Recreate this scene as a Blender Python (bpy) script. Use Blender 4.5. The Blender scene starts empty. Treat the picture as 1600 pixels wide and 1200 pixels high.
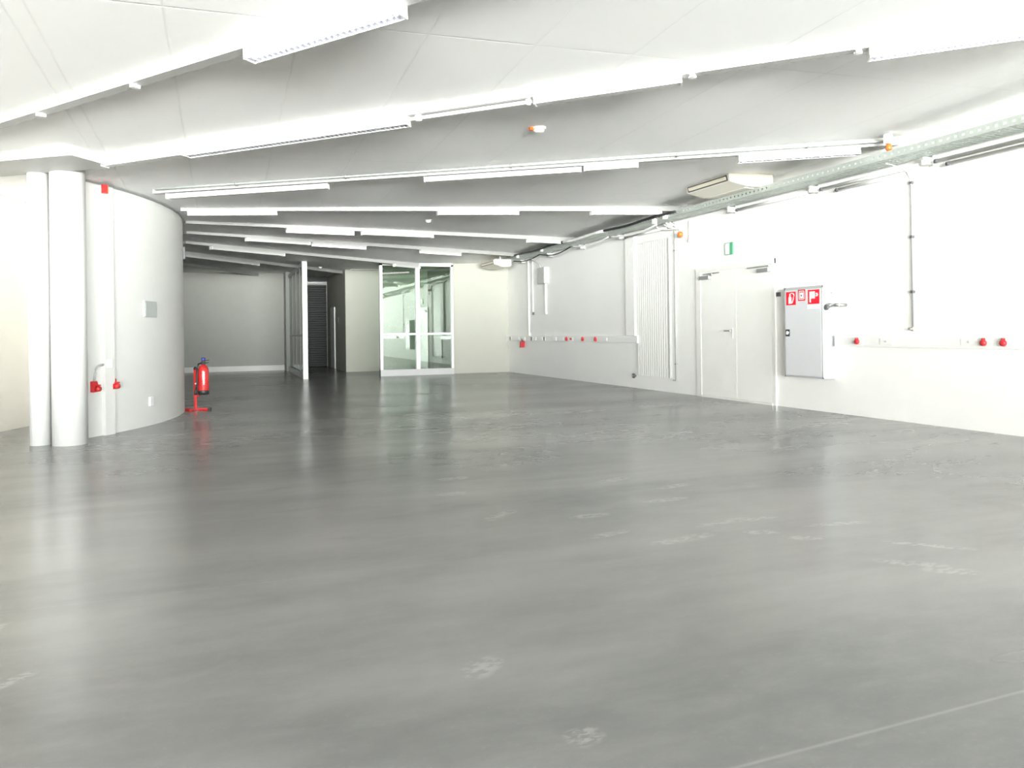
import bpy, bmesh, math, random
from mathutils import Vector, Matrix
random.seed(4)
PI = math.pi
SC = bpy.context.scene
COL = SC.collection

# ---------------------------------------------------------------- camera
CAM = Vector((-7.401, -19.146, 1.10))
YAW, ROLL = math.radians(21.419), 0.012
cam = bpy.data.cameras.new('camera')
cam.sensor_width = 36.0
cam.lens = 1150.0 / 1600.0 * 36.0
cam.shift_y = -(600.0 - 519.3) / 1600.0
cam.clip_start = 0.05
cam.clip_end = 200
camo = bpy.data.objects.new('camera', cam)
COL.objects.link(camo)
_f = Vector((math.sin(YAW), math.cos(YAW), 0))
_r = Vector((math.cos(YAW), -math.sin(YAW), 0))
_u = Vector((0, 0, 1))
_r2 = _r * math.cos(ROLL) - _u * math.sin(ROLL)
_u2 = _r * math.sin(ROLL) + _u * math.cos(ROLL)
camo.matrix_world = Matrix(((_r2.x, _u2.x, -_f.x, CAM.x), (_r2.y, _u2.y, -_f.y, CAM.y),
                            (_r2.z, _u2.z, -_f.z, CAM.z), (0, 0, 0, 1)))
SC.camera = camo

# ---------------------------------------------------------------- daylight and exposure
SKY_STRENGTH, GROUND_GLOW = 80.0, 190.0
w = bpy.data.worlds.new('overcast_sky_with_added_ground_glow')
SC.world = w
w.use_nodes = True
_nt = w.node_tree
bg = _nt.nodes['Background']
bg.inputs['Strength'].default_value = 1.0
_tc = _nt.nodes.new('ShaderNodeTexCoord')
_sp = _nt.nodes.new('ShaderNodeSeparateXYZ')
_mr = _nt.nodes.new('ShaderNodeMapRange')
_mr.inputs['From Min'].default_value = -.03
_mr.inputs['From Max'].default_value = .03
_mx = _nt.nodes.new('ShaderNodeMixRGB')
_mx.inputs['Color1'].default_value = (GROUND_GLOW, GROUND_GLOW * .99, GROUND_GLOW * .965, 1)   # unseen glow below the horizon, added to light the ceiling
_mx.inputs['Color2'].default_value = (SKY_STRENGTH, SKY_STRENGTH, SKY_STRENGTH, 1)                            # sky
_nt.links.new(_tc.outputs['Generated'], _sp.inputs[0])
_nt.links.new(_sp.outputs['Z'], _mr.inputs['Value'])
_nt.links.new(_mr.outputs['Result'], _mx.inputs['Fac'])
_nt.links.new(_mx.outputs[0], bg.inputs['Color'])
SC.view_settings.view_transform = 'Standard'
SC.view_settings.look = 'None'
SC.view_settings.gamma = 1.0
SC.view_settings.use_curve_mapping = False
SC.view_settings.exposure = 0.0
try:
    SC.cycles.max_bounces = 14
    SC.cycles.diffuse_bounces = 10
    SC.cycles.glossy_bounces = 6
    SC.cycles.transparent_max_bounces = 12
    SC.cycles.caustics_reflective = False
    SC.cycles.caustics_refractive = False
    SC.cycles.use_denoising = True
    SC.cycles.denoising_prefilter = 'FAST'
    SC.cycles.sample_clamp_indirect = 8.0
except Exception:
    pass


def portal(name, loc, rot, sx, sy):
    l = bpy.data.lights.new(name, 'AREA')
    l.shape = 'RECTANGLE'
    l.size, l.size_y = sx, sy
    l.cycles.is_portal = True
    o = bpy.data.objects.new(name, l)
    o.location = loc
    o.rotation_euler = rot
    COL.objects.link(o)


# the glazed facade behind the camera
REAR_Y = -36.0
REAR_X = -22.0
LW0, LW1 = Vector((-11.05, -12.0)), Vector((-22.0, -36.0))      # left facade line
portal('daylight_rear', (REAR_X / 2, REAR_Y - .12, 1.75), (PI / 2, 0, 0), -REAR_X, 3.2)

# ---------------------------------------------------------------- materials
def mat(name, col, rough=.5, metal=0., spec=.5, bump=0., bscale=60., vary=0., vscale=4., emit=None, estr=0., coat=0.):
    m = bpy.data.materials.new(name)
    m.use_nodes = True
    nt = m.node_tree
    b = nt.nodes['Principled BSDF']
    b.inputs['Base Color'].default_value = (*col, 1)
    b.inputs['Roughness'].default_value = rough
    b.inputs['Metallic'].default_value = metal
    b.inputs['Specular IOR Level'].default_value = spec
    b.inputs['Coat Weight'].default_value = coat
    if emit:
        b.inputs['Emission Color'].default_value = (*emit, 1)
        b.inputs['Emission Strength'].default_value = estr
    if bump or vary:
        tc = nt.nodes.new('ShaderNodeTexCoord')
    if vary:
        n = nt.nodes.new('ShaderNodeTexNoise')
        n.inputs['Scale'].default_value = vscale
        n.inputs['Detail'].default_value = 4
        nt.links.new(tc.outputs['Object'], n.inputs['Vector'])
        r = nt.nodes.new('ShaderNodeValToRGB')
        r.color_ramp.elements[0].position = .3
        r.color_ramp.elements[1].position = .7
        r.color_ramp.elements[0].color = (*[c * (1 - vary) for c in col], 1)
        r.color_ramp.elements[1].color = (*[min(1, c * (1 + vary)) for c in col], 1)
        nt.links.new(n.outputs['Fac'], r.inputs['Fac'])
        nt.links.new(r.outputs['Color'], b.inputs['Base Color'])
    if bump:
        n2 = nt.nodes.new('ShaderNodeTexNoise')
        n2.inputs['Scale'].default_value = bscale
        n2.inputs['Detail'].default_value = 3
        nt.links.new(tc.outputs['Object'], n2.inputs['Vector'])
        bp = nt.nodes.new('ShaderNodeBump')
        bp.inputs['Strength'].default_value = bump
        bp.inputs['Distance'].default_value = .01
        nt.links.new(n2.outputs['Fac'], bp.inputs['Height'])
        nt.links.new(bp.outputs['Normal'], b.inputs['Normal'])
    return m


M = {}
M['wall'] = mat('white_wall_paint', (.885, .885, .87), .7, bump=.06, bscale=90, vary=.01, vscale=1.5)
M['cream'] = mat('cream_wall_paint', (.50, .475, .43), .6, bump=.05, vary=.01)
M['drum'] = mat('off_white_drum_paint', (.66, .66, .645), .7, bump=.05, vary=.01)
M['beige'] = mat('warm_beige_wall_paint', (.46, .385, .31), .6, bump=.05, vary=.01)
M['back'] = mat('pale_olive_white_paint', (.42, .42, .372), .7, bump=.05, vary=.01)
M['pilaster'] = mat('white_gloss_paint', (.62, .62, .61), .45, vary=.008)
M['trim'] = mat('white_trim_paint', (.82, .82, .80), .4, vary=.01)
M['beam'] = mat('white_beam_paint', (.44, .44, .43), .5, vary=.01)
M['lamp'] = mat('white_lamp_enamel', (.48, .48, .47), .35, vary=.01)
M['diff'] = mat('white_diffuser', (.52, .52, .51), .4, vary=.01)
M['louver'] = mat('bright_louver_aluminium', (.86, .87, .90), .3, metal=.3, vary=.03, vscale=20)
M['tube'] = mat('unlit_tube_glass', (.9, .9, .92), .2, vary=.01)
M['lit'] = mat('lit_fluorescent_tube', (.9, .85, .88), .3, emit=(1.0, .74, .88), estr=2.2)
M['cool'] = mat('lit_cool_white_tube', (.9, .9, .95), .3, emit=(.86, .88, 1.0), estr=5.0)
M['galv'] = mat('galvanised_steel', (.46, .50, .47), .5, metal=.25, vary=.06, vscale=30)
M['galvd'] = mat('grey_conduit_metal', (.36, .37, .37), .4, metal=.4, vary=.04, vscale=20)
M['plastic'] = mat('white_plastic', (.84, .84, .83), .35, vary=.01)
M['basep'] = mat('light_grey_base_panel', (.50, .50, .50), .45, vary=.02)
M['plasticg'] = mat('pale_grey_plastic', (.46, .47, .455), .45, vary=.02)
M['dgrey'] = mat('dark_grey_plastic', (.10, .10, .11), .45, vary=.05)
M['black'] = mat('black_rubber', (.02, .02, .022), .5, vary=.05)
M['ac'] = mat('ivory_casing', (.74, .71, .62), .4, vary=.01)
M['acv'] = mat('ivory_flap', (.80, .75, .62), .45, vary=.01)
M['red'] = mat('red_plastic', (.50, .022, .028), .35, vary=.05)
M['redp'] = mat('red_gloss_paint', (.52, .026, .026), .22, coat=.4, vary=.03)
M['orange'] = mat('orange_lens', (.85, .16, .03), .25, vary=.04)
M['blue'] = mat('dark_blue_plastic', (.03, .04, .22), .4, vary=.05)
M['cab'] = mat('cabinet_grey_darkened_for_daylight', (.46, .47, .48), .4, vary=.01)  # same paint as the cabinet door, darkened where window daylight hits the sides
M['cabd'] = mat('cabinet_grey_lightened', (.66, .67, .70), .4, vary=.01)  # same cabinet paint, lightened to make up for less daylight on the door
M['signred'] = mat('sign_red', (.80, .02, .04), .4, vary=.02)
M['signwhite'] = mat('sign_white', (.88, .88, .88), .4, vary=.01)
M['signgreen'] = mat('sign_green', (.12, .40, .22), .4, vary=.03)
M['chrome'] = mat('brushed_steel', (.55, .55, .54), .3, metal=.9, vary=.04, vscale=30)
M['brass'] = mat('dull_brass', (.62, .55, .45), .4, metal=.6, vary=.05)
M['door'] = mat('off_white_door_paint', (.87, .87, .845), .4, vary=.008)
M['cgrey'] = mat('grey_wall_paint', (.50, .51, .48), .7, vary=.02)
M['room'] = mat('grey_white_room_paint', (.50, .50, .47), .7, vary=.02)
M['plate'] = mat('grey_green_cover_plate', (.40, .43, .42), .5, vary=.03)
M['facade'] = mat('white_facade_frame', (.80, .80, .80), .4, vary=.01)
M['ground'] = mat('pale_paving', (.62, .61, .58), .8, vary=.08, vscale=1.2)


def shutter_mat():
    m = mat('charcoal_shutter_steel', (.018, .019, .02), .55, metal=.2, vary=.1, vscale=3)
    return m


M['shutter'] = shutter_mat()


def glass_mat(name, tint, base=.06, ior=1.5):
    m = bpy.data.materials.new(name)
    m.use_nodes = True
    nt = m.node_tree
    nt.nodes.remove(nt.nodes['Principled BSDF'])
    out = nt.nodes['Material Output']
    t = nt.nodes.new('ShaderNodeBsdfTransparent')
    t.inputs['Color'].default_value = (*tint, 1)
    g = nt.nodes.new('ShaderNodeBsdfGlossy')
    g.inputs['Roughness'].default_value = 0.015
    g.inputs['Color'].default_value = (.95, 1, .96, 1)
    fr = nt.nodes.new('ShaderNodeFresnel')
    fr.inputs['IOR'].default_value = ior
    ad = nt.nodes.new('ShaderNodeMath')
    ad.operation = 'ADD'
    ad.use_clamp = True
    ad.inputs[1].default_value = base
    mx = nt.nodes.new('ShaderNodeMixShader')
    nt.links.new(fr.outputs[0], ad.inputs[0])
    nt.links.new(ad.outputs[0], mx.inputs[0])
    nt.links.new(t.outputs[0], mx.inputs[1])
    nt.links.new(g.outputs[0], mx.inputs[2])
    nt.links.new(mx.outputs[0], out.inputs['Surface'])
    return m


M['glass'] = glass_mat('clear_partition_glass', (.80, .88, .82), .14)
M['gglass'] = glass_mat('green_tinted_glass', (.16, .34, .23), .0, 1.18)
M['wglass'] = glass_mat('window_glass', (.97, .99, .98), .0)


def node(nt, t, **kw):
    n = nt.nodes.new(t)
    for k, v in kw.items():
        setattr(n, k, v)
    return n


def math_n(nt, op, a, b=None, clamp=False):
    n = nt.nodes.new('ShaderNodeMath')
    n.operation = op
    n.use_clamp = clamp
    for i, v in enumerate((a, b)):
        if v is None:
            continue
        if isinstance(v, (int, float)):
            n.inputs[i].default_value = v
        else:
            nt.links.new(v, n.inputs[i])
    return n.outputs[0]


def line_sum(nt, coord, centres, half):
    tot = None
    for c in centres:
        d = math_n(nt, 'ABSOLUTE', math_n(nt, 'SUBTRACT', coord, c))
        v = math_n(nt, 'SUBTRACT', 1.0, math_n(nt, 'DIVIDE', d, half), True)
        tot = v if tot is None else math_n(nt, 'MAXIMUM', tot, v)
    return tot


def ceiling_mat():
    m = bpy.data.materials.new('white_panelled_ceiling')
    m.use_nodes = True
    nt = m.node_tree
    b = nt.nodes['Principled BSDF']
    b.inputs['Roughness'].default_value = .65
    tc = node(nt, 'ShaderNodeTexCoord')
    sp = node(nt, 'ShaderNodeSeparateXYZ')
    nt.links.new(tc.outputs['Object'], sp.inputs[0])
    x, y = sp.outputs['X'], sp.outputs['Y']
    dark = line_sum(nt, x, [-8.56, -8.44, -7.71, -6.92, -6.10, -5.31, -4.52, -3.45, -2.65, -1.85, -1.05], .012)
    darky = line_sum(nt, y, [-14.35, -11.05, -9.4, -6.9, -5.2, -3.5, -1.8], .012)
    dk = math_n(nt, 'MAXIMUM', dark, darky)
    n = node(nt, 'ShaderNodeTexNoise')
    n.inputs['Scale'].default_value = .9
    n.inputs['Detail'].default_value = 5
    nt.links.new(tc.outputs['Object'], n.inputs['Vector'])
    # joints come and go under the paint
    n2 = node(nt, 'ShaderNodeTexNoise')
    n2.inputs['Scale'].default_value = .7
    nt.links.new(tc.outputs['Object'], n2.inputs['Vector'])
    gate = math_n(nt, 'MULTIPLY', dk, math_n(nt, 'MULTIPLY', math_n(nt, 'SUBTRACT', n2.outputs['Fac'], .28), 2.6, True))
    r = node(nt, 'ShaderNodeMixRGB')
    r.inputs['Color1'].default_value = (.90, .90, .895, 1)
    r.inputs['Color2'].default_value = (.925, .925, .92, 1)
    nt.links.new(n.outputs['Fac'], r.inputs['Fac'])
    r2 = node(nt, 'ShaderNodeMixRGB')
    r2.inputs['Color2'].default_value = (.62, .62, .61, 1)
    nt.links.new(r.outputs[0], r2.inputs['Color1'])
    nt.links.new(math_n(nt, 'MULTIPLY', gate, .42), r2.inputs['Fac'])
    nt.links.new(r2.outputs[0], b.inputs['Base Color'])
    bp = node(nt, 'ShaderNodeBump')
    bp.inputs['Strength'].default_value = .25
    bp.inputs['Distance'].default_value = .01
    nt.links.new(math_n(nt, 'SUBTRACT', 1.0, gate), bp.inputs['Height'])
    nt.links.new(bp.outputs['Normal'], b.inputs['Normal'])
    return m


def floor_mat():
    m = bpy.data.materials.new('dark_grey_sealed_screed')
    m.use_nodes = True
    nt = m.node_tree
    b = nt.nodes['Principled BSDF']
    L = nt.links.new
    tc = node(nt, 'ShaderNodeTexCoord')

    def noise(scale, detail=5, rough=.55, stretch=None, rot=0., dist=0.):
        mp = node(nt, 'ShaderNodeMapping')
        if stretch:
            mp.inputs['Scale'].default_value = stretch
        mp.inputs['Rotation'].default_value = (0, 0, rot)
        L(tc.outputs['Object'], mp.inputs['Vector'])
        n = node(nt, 'ShaderNodeTexNoise')
        n.inputs['Scale'].default_value = scale
        n.inputs['Detail'].default_value = detail
        n.inputs['Roughness'].default_value = rough
        n.inputs['Distortion'].default_value = dist
        L(mp.outputs['Vector'], n.inputs['Vector'])
        return n.outputs['Fac']

    def ramp(v, lo, hi):
        mr = node(nt, 'ShaderNodeMapRange')
        mr.inputs['From Min'].default_value = lo
        mr.inputs['From Max'].default_value = hi
        mr.interpolation_type = 'SMOOTHSTEP'
        L(v, mr.inputs['Value'])
        return mr.outputs['Result']

    def mix(fac, c1, c2, ftimes=1.):
        x = node(nt, 'ShaderNodeMixRGB')
        if ftimes != 1.:
            fac = math_n(nt, 'MULTIPLY', fac, ftimes)
        L(fac, x.inputs['Fac'])
        for i, c in (('Color1', c1), ('Color2', c2)):
            if isinstance(c, tuple):
                x.inputs[i].default_value = (*c, 1)
            else:
                L(c, x.inputs[i])
        return x.outputs[0]
    ALONG = math.atan2(-.365, .931)          # sweep direction of the trowel, roughly across the room
    cloud = ramp(noise(.42, 5, .55, None, .2, .5), .34, .66)
    base = mix(cloud, (.135, .137, .137), (.19, .19, .189))
    sweep = ramp(noise(.8, 5, .5, (.30, 1.1, 1), -ALONG, .4), .36, .76)
    base = mix(sweep, base, (.30, .298, .292), .72)
    fine = ramp(noise(5.5, 6, .68, (.5, 1.2, 1), -ALONG, .3), .32, .82)
    base = mix(fine, base, (.26, .26, .256), .34)
    grit = ramp(noise(46, 3, .65), .55, .75)
    base = mix(grit, base, (.24, .24, .235), .2)
    dirt = ramp(noise(2.0, 5, .5, (.5, 1.5, 1), -ALONG, .4), .52, .86)
    base = mix(dirt, base, (.10, .101, .101), .4)
    sp = node(nt, 'ShaderNodeSeparateXYZ')
    L(tc.outputs['Object'], sp.inputs[0])
    X, Y = sp.outputs['X'], sp.outputs['Y']
    # rubbed pale streaks in a band across the middle of the floor
    band = math_n(nt, 'SUBTRACT', 1.0, math_n(nt, 'DIVIDE', math_n(nt, 'ABSOLUTE', math_n(nt, 'ADD', math_n(nt, 'ADD', Y, math_n(nt, 'MULTIPLY', X, .39)), 12.6)), 2.4), True)
    st = ramp(noise(3.4, 4, .6, (.55, 2.1, 1), -ALONG, .25), .58, .66)
    base = mix(math_n(nt, 'MULTIPLY', st, band), base, (.38, .375, .365), .55)
    # single scuff marks: shoe prints and tape residue
    brk = ramp(noise(17, 4, .7, (1, 2.2, 1), .5), .42, .58)
    SCUFFS = [(-5.86, -14.99, .16, .05, .6), (-4.55, -16.1, .11, .045, -.3), (-4.70, -15.92, .11, .045, -.3), (-5.16, -15.86, .22, .05, .1),
              (-5.46, -15.62, .14, .04, .2), (-5.38, -15.22, .14, .05, .0), (-4.73, -14.35, .17, .06, .3), (-4.45, -14.72, .16, .05, .2),
              (-4.74, -15.06, .18, .05, .0), (-4.10, -16.45, .22, .035, -.75), (-4.42, -16.63, .17, .05, -.7), (-4.36, -16.77, .13, .05, -.6),
              (-6.62, -16.85, .09, .06, .7), (-6.50, -17.35, .06, .05, .2), (-5.96, -14.30, .13, .06, .0), (-5.80, -13.80, .13, .06, .0),
              (-4.75, -15.66, .20, .04, .1), (-4.55, -15.68, .18, .035, .0), (-4.20, -15.95, .22, .035, -.2), (-8.24, -15.85, .10, .03, .9), (-8.05, -16.36, .09, .03, .8)]
    tot = None
    for (cx, cy, hx, hy, an) in SCUFFS:
        c_, s_ = math.cos(an), math.sin(an)
        dx, dy = math_n(nt, 'SUBTRACT', X, cx), math_n(nt, 'SUBTRACT', Y, cy)
        u = math_n(nt, 'ADD', math_n(nt, 'MULTIPLY', dx, c_ / hx), math_n(nt, 'MULTIPLY', dy, s_ / hx))
        v = math_n(nt, 'ADD', math_n(nt, 'MULTIPLY', dx, -s_ / hy), math_n(nt, 'MULTIPLY', dy, c_ / hy))
        q = math_n(nt, 'ADD', math_n(nt, 'POWER', math_n(nt, 'ABSOLUTE', u), 3.0), math_n(nt, 'POWER', math_n(nt, 'ABSOLUTE', v), 3.0))
        k = math_n(nt, 'SUBTRACT', 1.15, q, True)
        tot = k if tot is None else math_n(nt, 'MAXIMUM', tot, k)
    base = mix(math_n(nt, 'MULTIPLY', tot, brk), base, (.36, .357, .35), .45)
    # saw-cut joints
    j1 = line_sum(nt, math_n(nt, 'ADD', Y, math_n(nt, 'MULTIPLY', X, .012)), [-17.70], .009)
    j2 = math_n(nt, 'MULTIPLY', line_sum(nt, X, [-6.10], .006), math_n(nt, 'SUBTRACT', -17.4, Y, True))
    j3 = line_sum(nt, math_n(nt, 'ADD', Y, math_n(nt, 'MULTIPLY', X, .05)), [-16.05], .007)
    base = mix(j1, base, (.32, .318, .31), .4)
    base = mix(math_n(nt, 'MULTIPLY', j3, brk), base, (.30, .298, .29), .3)
    L(base, b.inputs['Base Color'])
    ro = mix(ramp(noise(.8, 4, .5, (.4, 1.2, 1), -ALONG, .5), .25, .75), (.20, .20, .20), (.28, .28, .28))
    L(ro, b.inputs['Roughness'])
    b.inputs['Specular IOR Level'].default_value = .6
    bp = node(nt, 'ShaderNodeBump')
    bp.inputs['Strength'].default_value = .02
    bp.inputs['Distance'].default_value = .01
    L(noise(3.0, 4, .5), bp.inputs['Height'])
    L(bp.outputs['Normal'], b.inputs['Normal'])
    return m


M['ceiling'] = ceiling_mat()
M['floor'] = floor_mat()


# ---------------------------------------------------------------- mesh helpers
class MB:
    def __init__(self):
        self.v, self.f, self.s = [], [], []

    def _add(self, vs, fs, smooth=False):
        o = len(self.v)
        self.v += [tuple(p) for p in vs]
        self.f += [tuple(i + o for i in f) for f in fs]
        self.s += [smooth] * len(fs)
        return self

    def box(self, x0, x1, y0, y1, z0, z1):
        x0, x1 = sorted((x0, x1)); y0, y1 = sorted((y0, y1)); z0, z1 = sorted((z0, z1))
        vs = [(x0, y0, z0), (x1, y0, z0), (x1, y1, z0), (x0, y1, z0), (x0, y0, z1), (x1, y0, z1), (x1, y1, z1), (x0, y1, z1)]
        return self._add(vs, [(3, 2, 1, 0), (4, 5, 6, 7), (0, 1, 5, 4), (1, 2, 6, 5), (2, 3, 7, 6), (3, 0, 4, 7)])

    def prism(self, poly, axis, a, b):
        """poly: 2D points; axis 'x' -> (y,z), 'y' -> (x,z), 'z' -> (x,y)"""
        def P(p, t):
            return {'x': (t, p[0], p[1]), 'y': (p[0], t, p[1]), 'z': (p[0], p[1], t)}[axis]
        n = len(poly)
        vs = [P(p, a) for p in poly] + [P(p, b) for p in poly]
        fs = [tuple(range(n))[::-1], tuple(range(n, 2 * n))] + [(i, (i + 1) % n, n + (i + 1) % n, n + i) for i in range(n)]
        return self._add(vs, fs)

    def tube(self, pts, r, n=10, caps=True):
        pts = [Vector(p) for p in pts]
        rings = []
        for i, p in enumerate(pts):
            d = (pts[min(i + 1, len(pts) - 1)] - pts[max(i - 1, 0)]).normalized()
            a = Vector((0, 0, 1)) if abs(d.z) < .9 else Vector((1, 0, 0))
            u = d.cross(a).normalized()
            v = d.cross(u).normalized()
            rr = r[i] if isinstance(r, (list, tuple)) else r
            rings.append([p + (u * math.cos(2 * PI * k / n) + v * math.sin(2 * PI * k / n)) * rr for k in range(n)])
        vs = [q for rg in rings for q in rg]
        fs = []
        for i in range(len(pts) - 1):
            for k in range(n):
                fs.append((i * n + k, i * n + (k + 1) % n, (i + 1) * n + (k + 1) % n, (i + 1) * n + k))
        self._add(vs, fs, True)
        if caps:
            o = len(self.v) - len(vs)
            self.f += [tuple(o + k for k in range(n))[::-1], tuple(o + (len(pts) - 1) * n + k for k in range(n))]
            self.s += [False, False]
        return self

    def cyl(self, p0, p1, r, n=16):
        return self.tube([p0, p1], r, n)

    def lathe(self, prof, c=(0, 0, 0), n=24, axis='z'):
        vs, fs = [], []
        for r, h in prof:
            for k in range(n):
                a = 2 * PI * k / n
                q = {'z': (r * math.cos(a), r * math.sin(a), h), 'y': (r * math.cos(a), h, r * math.sin(a)), 'x': (h, r * math.cos(a), r * math.sin(a))}[axis]
                vs.append((q[0] + c[0], q[1] + c[1], q[2] + c[2]))
        for i in range(len(prof) - 1):
            for k in range(n):
                fs.append((i * n + k, i * n + (k + 1) % n, (i + 1) * n + (k + 1) % n, (i + 1) * n + k))
        self._add(vs, fs, True)
        o = len(self.v) - len(vs)
        self.f += [tuple(o + k for k in range(n))[::-1], tuple(o + (len(prof) - 1) * n + k for k in range(n))]
        self.s += [False, False]
        return self

    def build(self, name, m, parent=None, loc=None, bevel=0., rotz=0., label=None):
        me = bpy.data.meshes.new(name)
        me.from_pydata(self.v, [], self.f)
        bm = bmesh.new()
        bm.from_mesh(me)
        bmesh.ops.recalc_face_normals(bm, faces=bm.faces)
        if bevel:
            es = [e for e in bm.edges if len(e.link_faces) == 2 and e.calc_face_angle(0) > .6]
            bmesh.ops.bevel(bm, geom=es, offset=bevel, segments=2, affect='EDGES', profile=.5, clamp_overlap=True)
        bm.to_mesh(me)
        bm.free()
        if not bevel:
            for p, s in zip(me.polygons, self.s):
                p.use_smooth = s
        me.materials.append(m)
        o = bpy.data.objects.new(name, me)
        COL.objects.link(o)
        if parent:
            o.parent = parent
        if loc:
            o.location = loc
        if rotz:
            o.rotation_euler = (0, 0, rotz)
        if label:
            o['label'] = label
        return o


def tag(o, label, cat, group=None, kind=None):
    o['label'] = label
    o['category'] = cat
    if group:
        o['group'] = group
    if kind:
        o['kind'] = kind
    return o


def thing(name, label, cat, loc=(0, 0, 0), rotz=0., group=None):
    o = bpy.data.objects.new(name, None)
    o.empty_display_size = .1
    COL.objects.link(o)
    o.location = loc
    o.rotation_euler = (0, 0, rotz)
    return tag(o, label, cat, group)


def struct(o):
    o['kind'] = 'structure'
    return o


RW = -PI / 2      # turn of a thing fixed to the right-hand wall (its front looks along -x)

# ---------------------------------------------------------------- the ceiling's shape
CC = Vector((-12.42, -7.29))
KT = [-180, -12, 10, 25, 34, 45, 60, 180]
KS = [.055, .055, .045, .034, .016, .017, .022, .024]


def slope(th):
    for i in range(len(KT) - 1):
        if KT[i] <= th <= KT[i + 1]:
            t = (th - KT[i]) / (KT[i + 1] - KT[i])
            return KS[i] + t * (KS[i + 1] - KS[i])
    return KS[0]


def zc(x, y):
    r = math.hypot(x - CC.x, y - CC.y)
    return 2.83 + slope(math.degrees(math.atan2(y - CC.y, x - CC.x))) * (max(4.45, min(r, 16.0)) - 4.45)


def zb(x, y):
    return zc(x, y) - (.015 + .0055 * math.hypot(x - CC.x, y - CC.y))


# ---------------------------------------------------------------- large structure
def slab():
    mb = MB()
    NR, NT = 80, 140
    rs = [.4 + (36.0 - .4) * i / NR for i in range(NR + 1)]
    ths = [-168 + 330 * j / NT for j in range(NT + 1)]
    vs, fs = [], []
    for t in (0, .25):
        for r in rs:
            for th in ths:
                x, y = CC.x + r * math.cos(math.radians(th)), CC.y + r * math.sin(math.radians(th))
                vs.append((x, y, 2.83 + slope(th) * (max(4.45, min(r, 16.0)) - 4.45) + t))
    n = NT + 1
    N = (NR + 1) * n
    for i in range(NR):
        for j in range(NT):
            q = (i * n + j, i * n + j + 1, (i + 1) * n + j + 1, (i + 1) * n + j)
            fs.append(q[::-1])
            fs.append(tuple(N + k for k in q))
    for j in range(NT):
        fs.append((j, j + 1, N + j + 1, N + j))
        k = NR * n + j
        fs.append((k + 1, k, N + k, N + k + 1))
    for i in range(NR):
        a = i * n
        fs.append((a + n, a, N + a, N + a + n))
        a = i * n + NT
        fs.append((a, a + n, N + a + n, N + a))
    mb._add(vs, fs, True)
    o = mb.build('ceiling', M['ceiling'])
    return struct(o)


slab()
struct(MB().box(-23.5, .3, -36.3, 9, -.25, 0).build('floor', M['floor']))

TOPZ = 3.72
struct(MB().box(0, .3, -36.2, .3, 0, TOPZ).build('wall_right', M['wall']))
# far wall right of the glazed screen, with its return
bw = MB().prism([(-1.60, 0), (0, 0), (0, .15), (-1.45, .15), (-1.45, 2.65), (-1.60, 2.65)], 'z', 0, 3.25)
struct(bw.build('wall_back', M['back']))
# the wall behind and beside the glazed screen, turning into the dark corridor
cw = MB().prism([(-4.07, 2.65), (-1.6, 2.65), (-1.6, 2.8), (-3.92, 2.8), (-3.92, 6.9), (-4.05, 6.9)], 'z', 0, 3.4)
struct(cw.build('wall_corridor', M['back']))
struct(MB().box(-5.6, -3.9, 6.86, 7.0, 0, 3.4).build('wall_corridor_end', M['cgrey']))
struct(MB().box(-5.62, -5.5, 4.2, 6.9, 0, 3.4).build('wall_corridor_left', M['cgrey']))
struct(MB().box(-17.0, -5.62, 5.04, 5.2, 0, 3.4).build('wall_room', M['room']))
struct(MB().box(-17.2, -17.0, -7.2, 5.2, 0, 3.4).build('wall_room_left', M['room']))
bb = MB().box(-17.0, -5.62, 5.005, 5.04, 0, .16).build('baseboard_room', M['trim'])
struct(bb)

# curved wall of the drum
DC, DR = Vector((-12.367, -7.351)), 4.425


def on_drum(az, off=0.):
    a = math.radians(az)
    return Vector((DC.x + (DR + off) * math.cos(a), DC.y + (DR + off) * math.sin(a)))


def arc_wall(name, m, a0, a1, z0, z1, r0, r1, step=1.5):
    n = max(2, int(abs(a1 - a0) / step))
    mb = MB()
    vs, fs = [], []
    for i in range(n + 1):
        a = math.radians(a0 + (a1 - a0) * i / n)
        c, s = math.cos(a), math.sin(a)
        for r in (r0, r1):
            for z in (z0, z1):
                vs.append((DC.x + r * c, DC.y + r * s, z))
    for i in range(n):
        a, b = i * 4, i * 4 + 4
        for (p, q) in ((2, 3), (1, 0), (0, 2), (3, 1)):
            fs.append((a + p, a + q, b + q, b + p))
    fs += [(0, 1, 3, 2), (n * 4 + 2, n * 4 + 3, n * 4 + 1, n * 4)]
    mb._add(vs, fs, True)
    o = mb.build(name, m)
    md = o.modifiers.new('edges', 'EDGE_SPLIT')
    md.split_angle = .6
    return o


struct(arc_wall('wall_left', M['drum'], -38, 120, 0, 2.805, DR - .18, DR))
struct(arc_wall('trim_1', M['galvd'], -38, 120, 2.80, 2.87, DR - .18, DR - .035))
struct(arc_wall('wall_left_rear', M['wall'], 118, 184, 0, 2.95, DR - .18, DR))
# cream wall in the recess behind the columns, with the doorway rail
dirw = Vector((-.139, -.366)).normalized()
a = Vector((-9.60, -8.17))
b = LW0
nrm = Vector((-dirw.y, dirw.x))
if nrm.x > 0:
    nrm = -nrm


def seg_wall(name, m, p, q, t, z0, z1):
    d = (q - p).normalized()
    n = Vector((-d.y, d.x))
    if n.x > 0:
        n = -n
    pts = [p, q, q + n * t, p + n * t]
    return MB().prism([tuple(v) for v in pts], 'z', z0, z1).build(name, m)


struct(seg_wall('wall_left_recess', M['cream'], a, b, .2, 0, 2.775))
struct(seg_wall('wall_left_recess_upper', M['wall'], a - nrm * .02, b - nrm * .02, .2, 2.815, 3.3))
struct(seg_wall('trim_2', M['plasticg'], a + nrm * .02, b + nrm * .02, .1, 2.772, 2.82))
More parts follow.
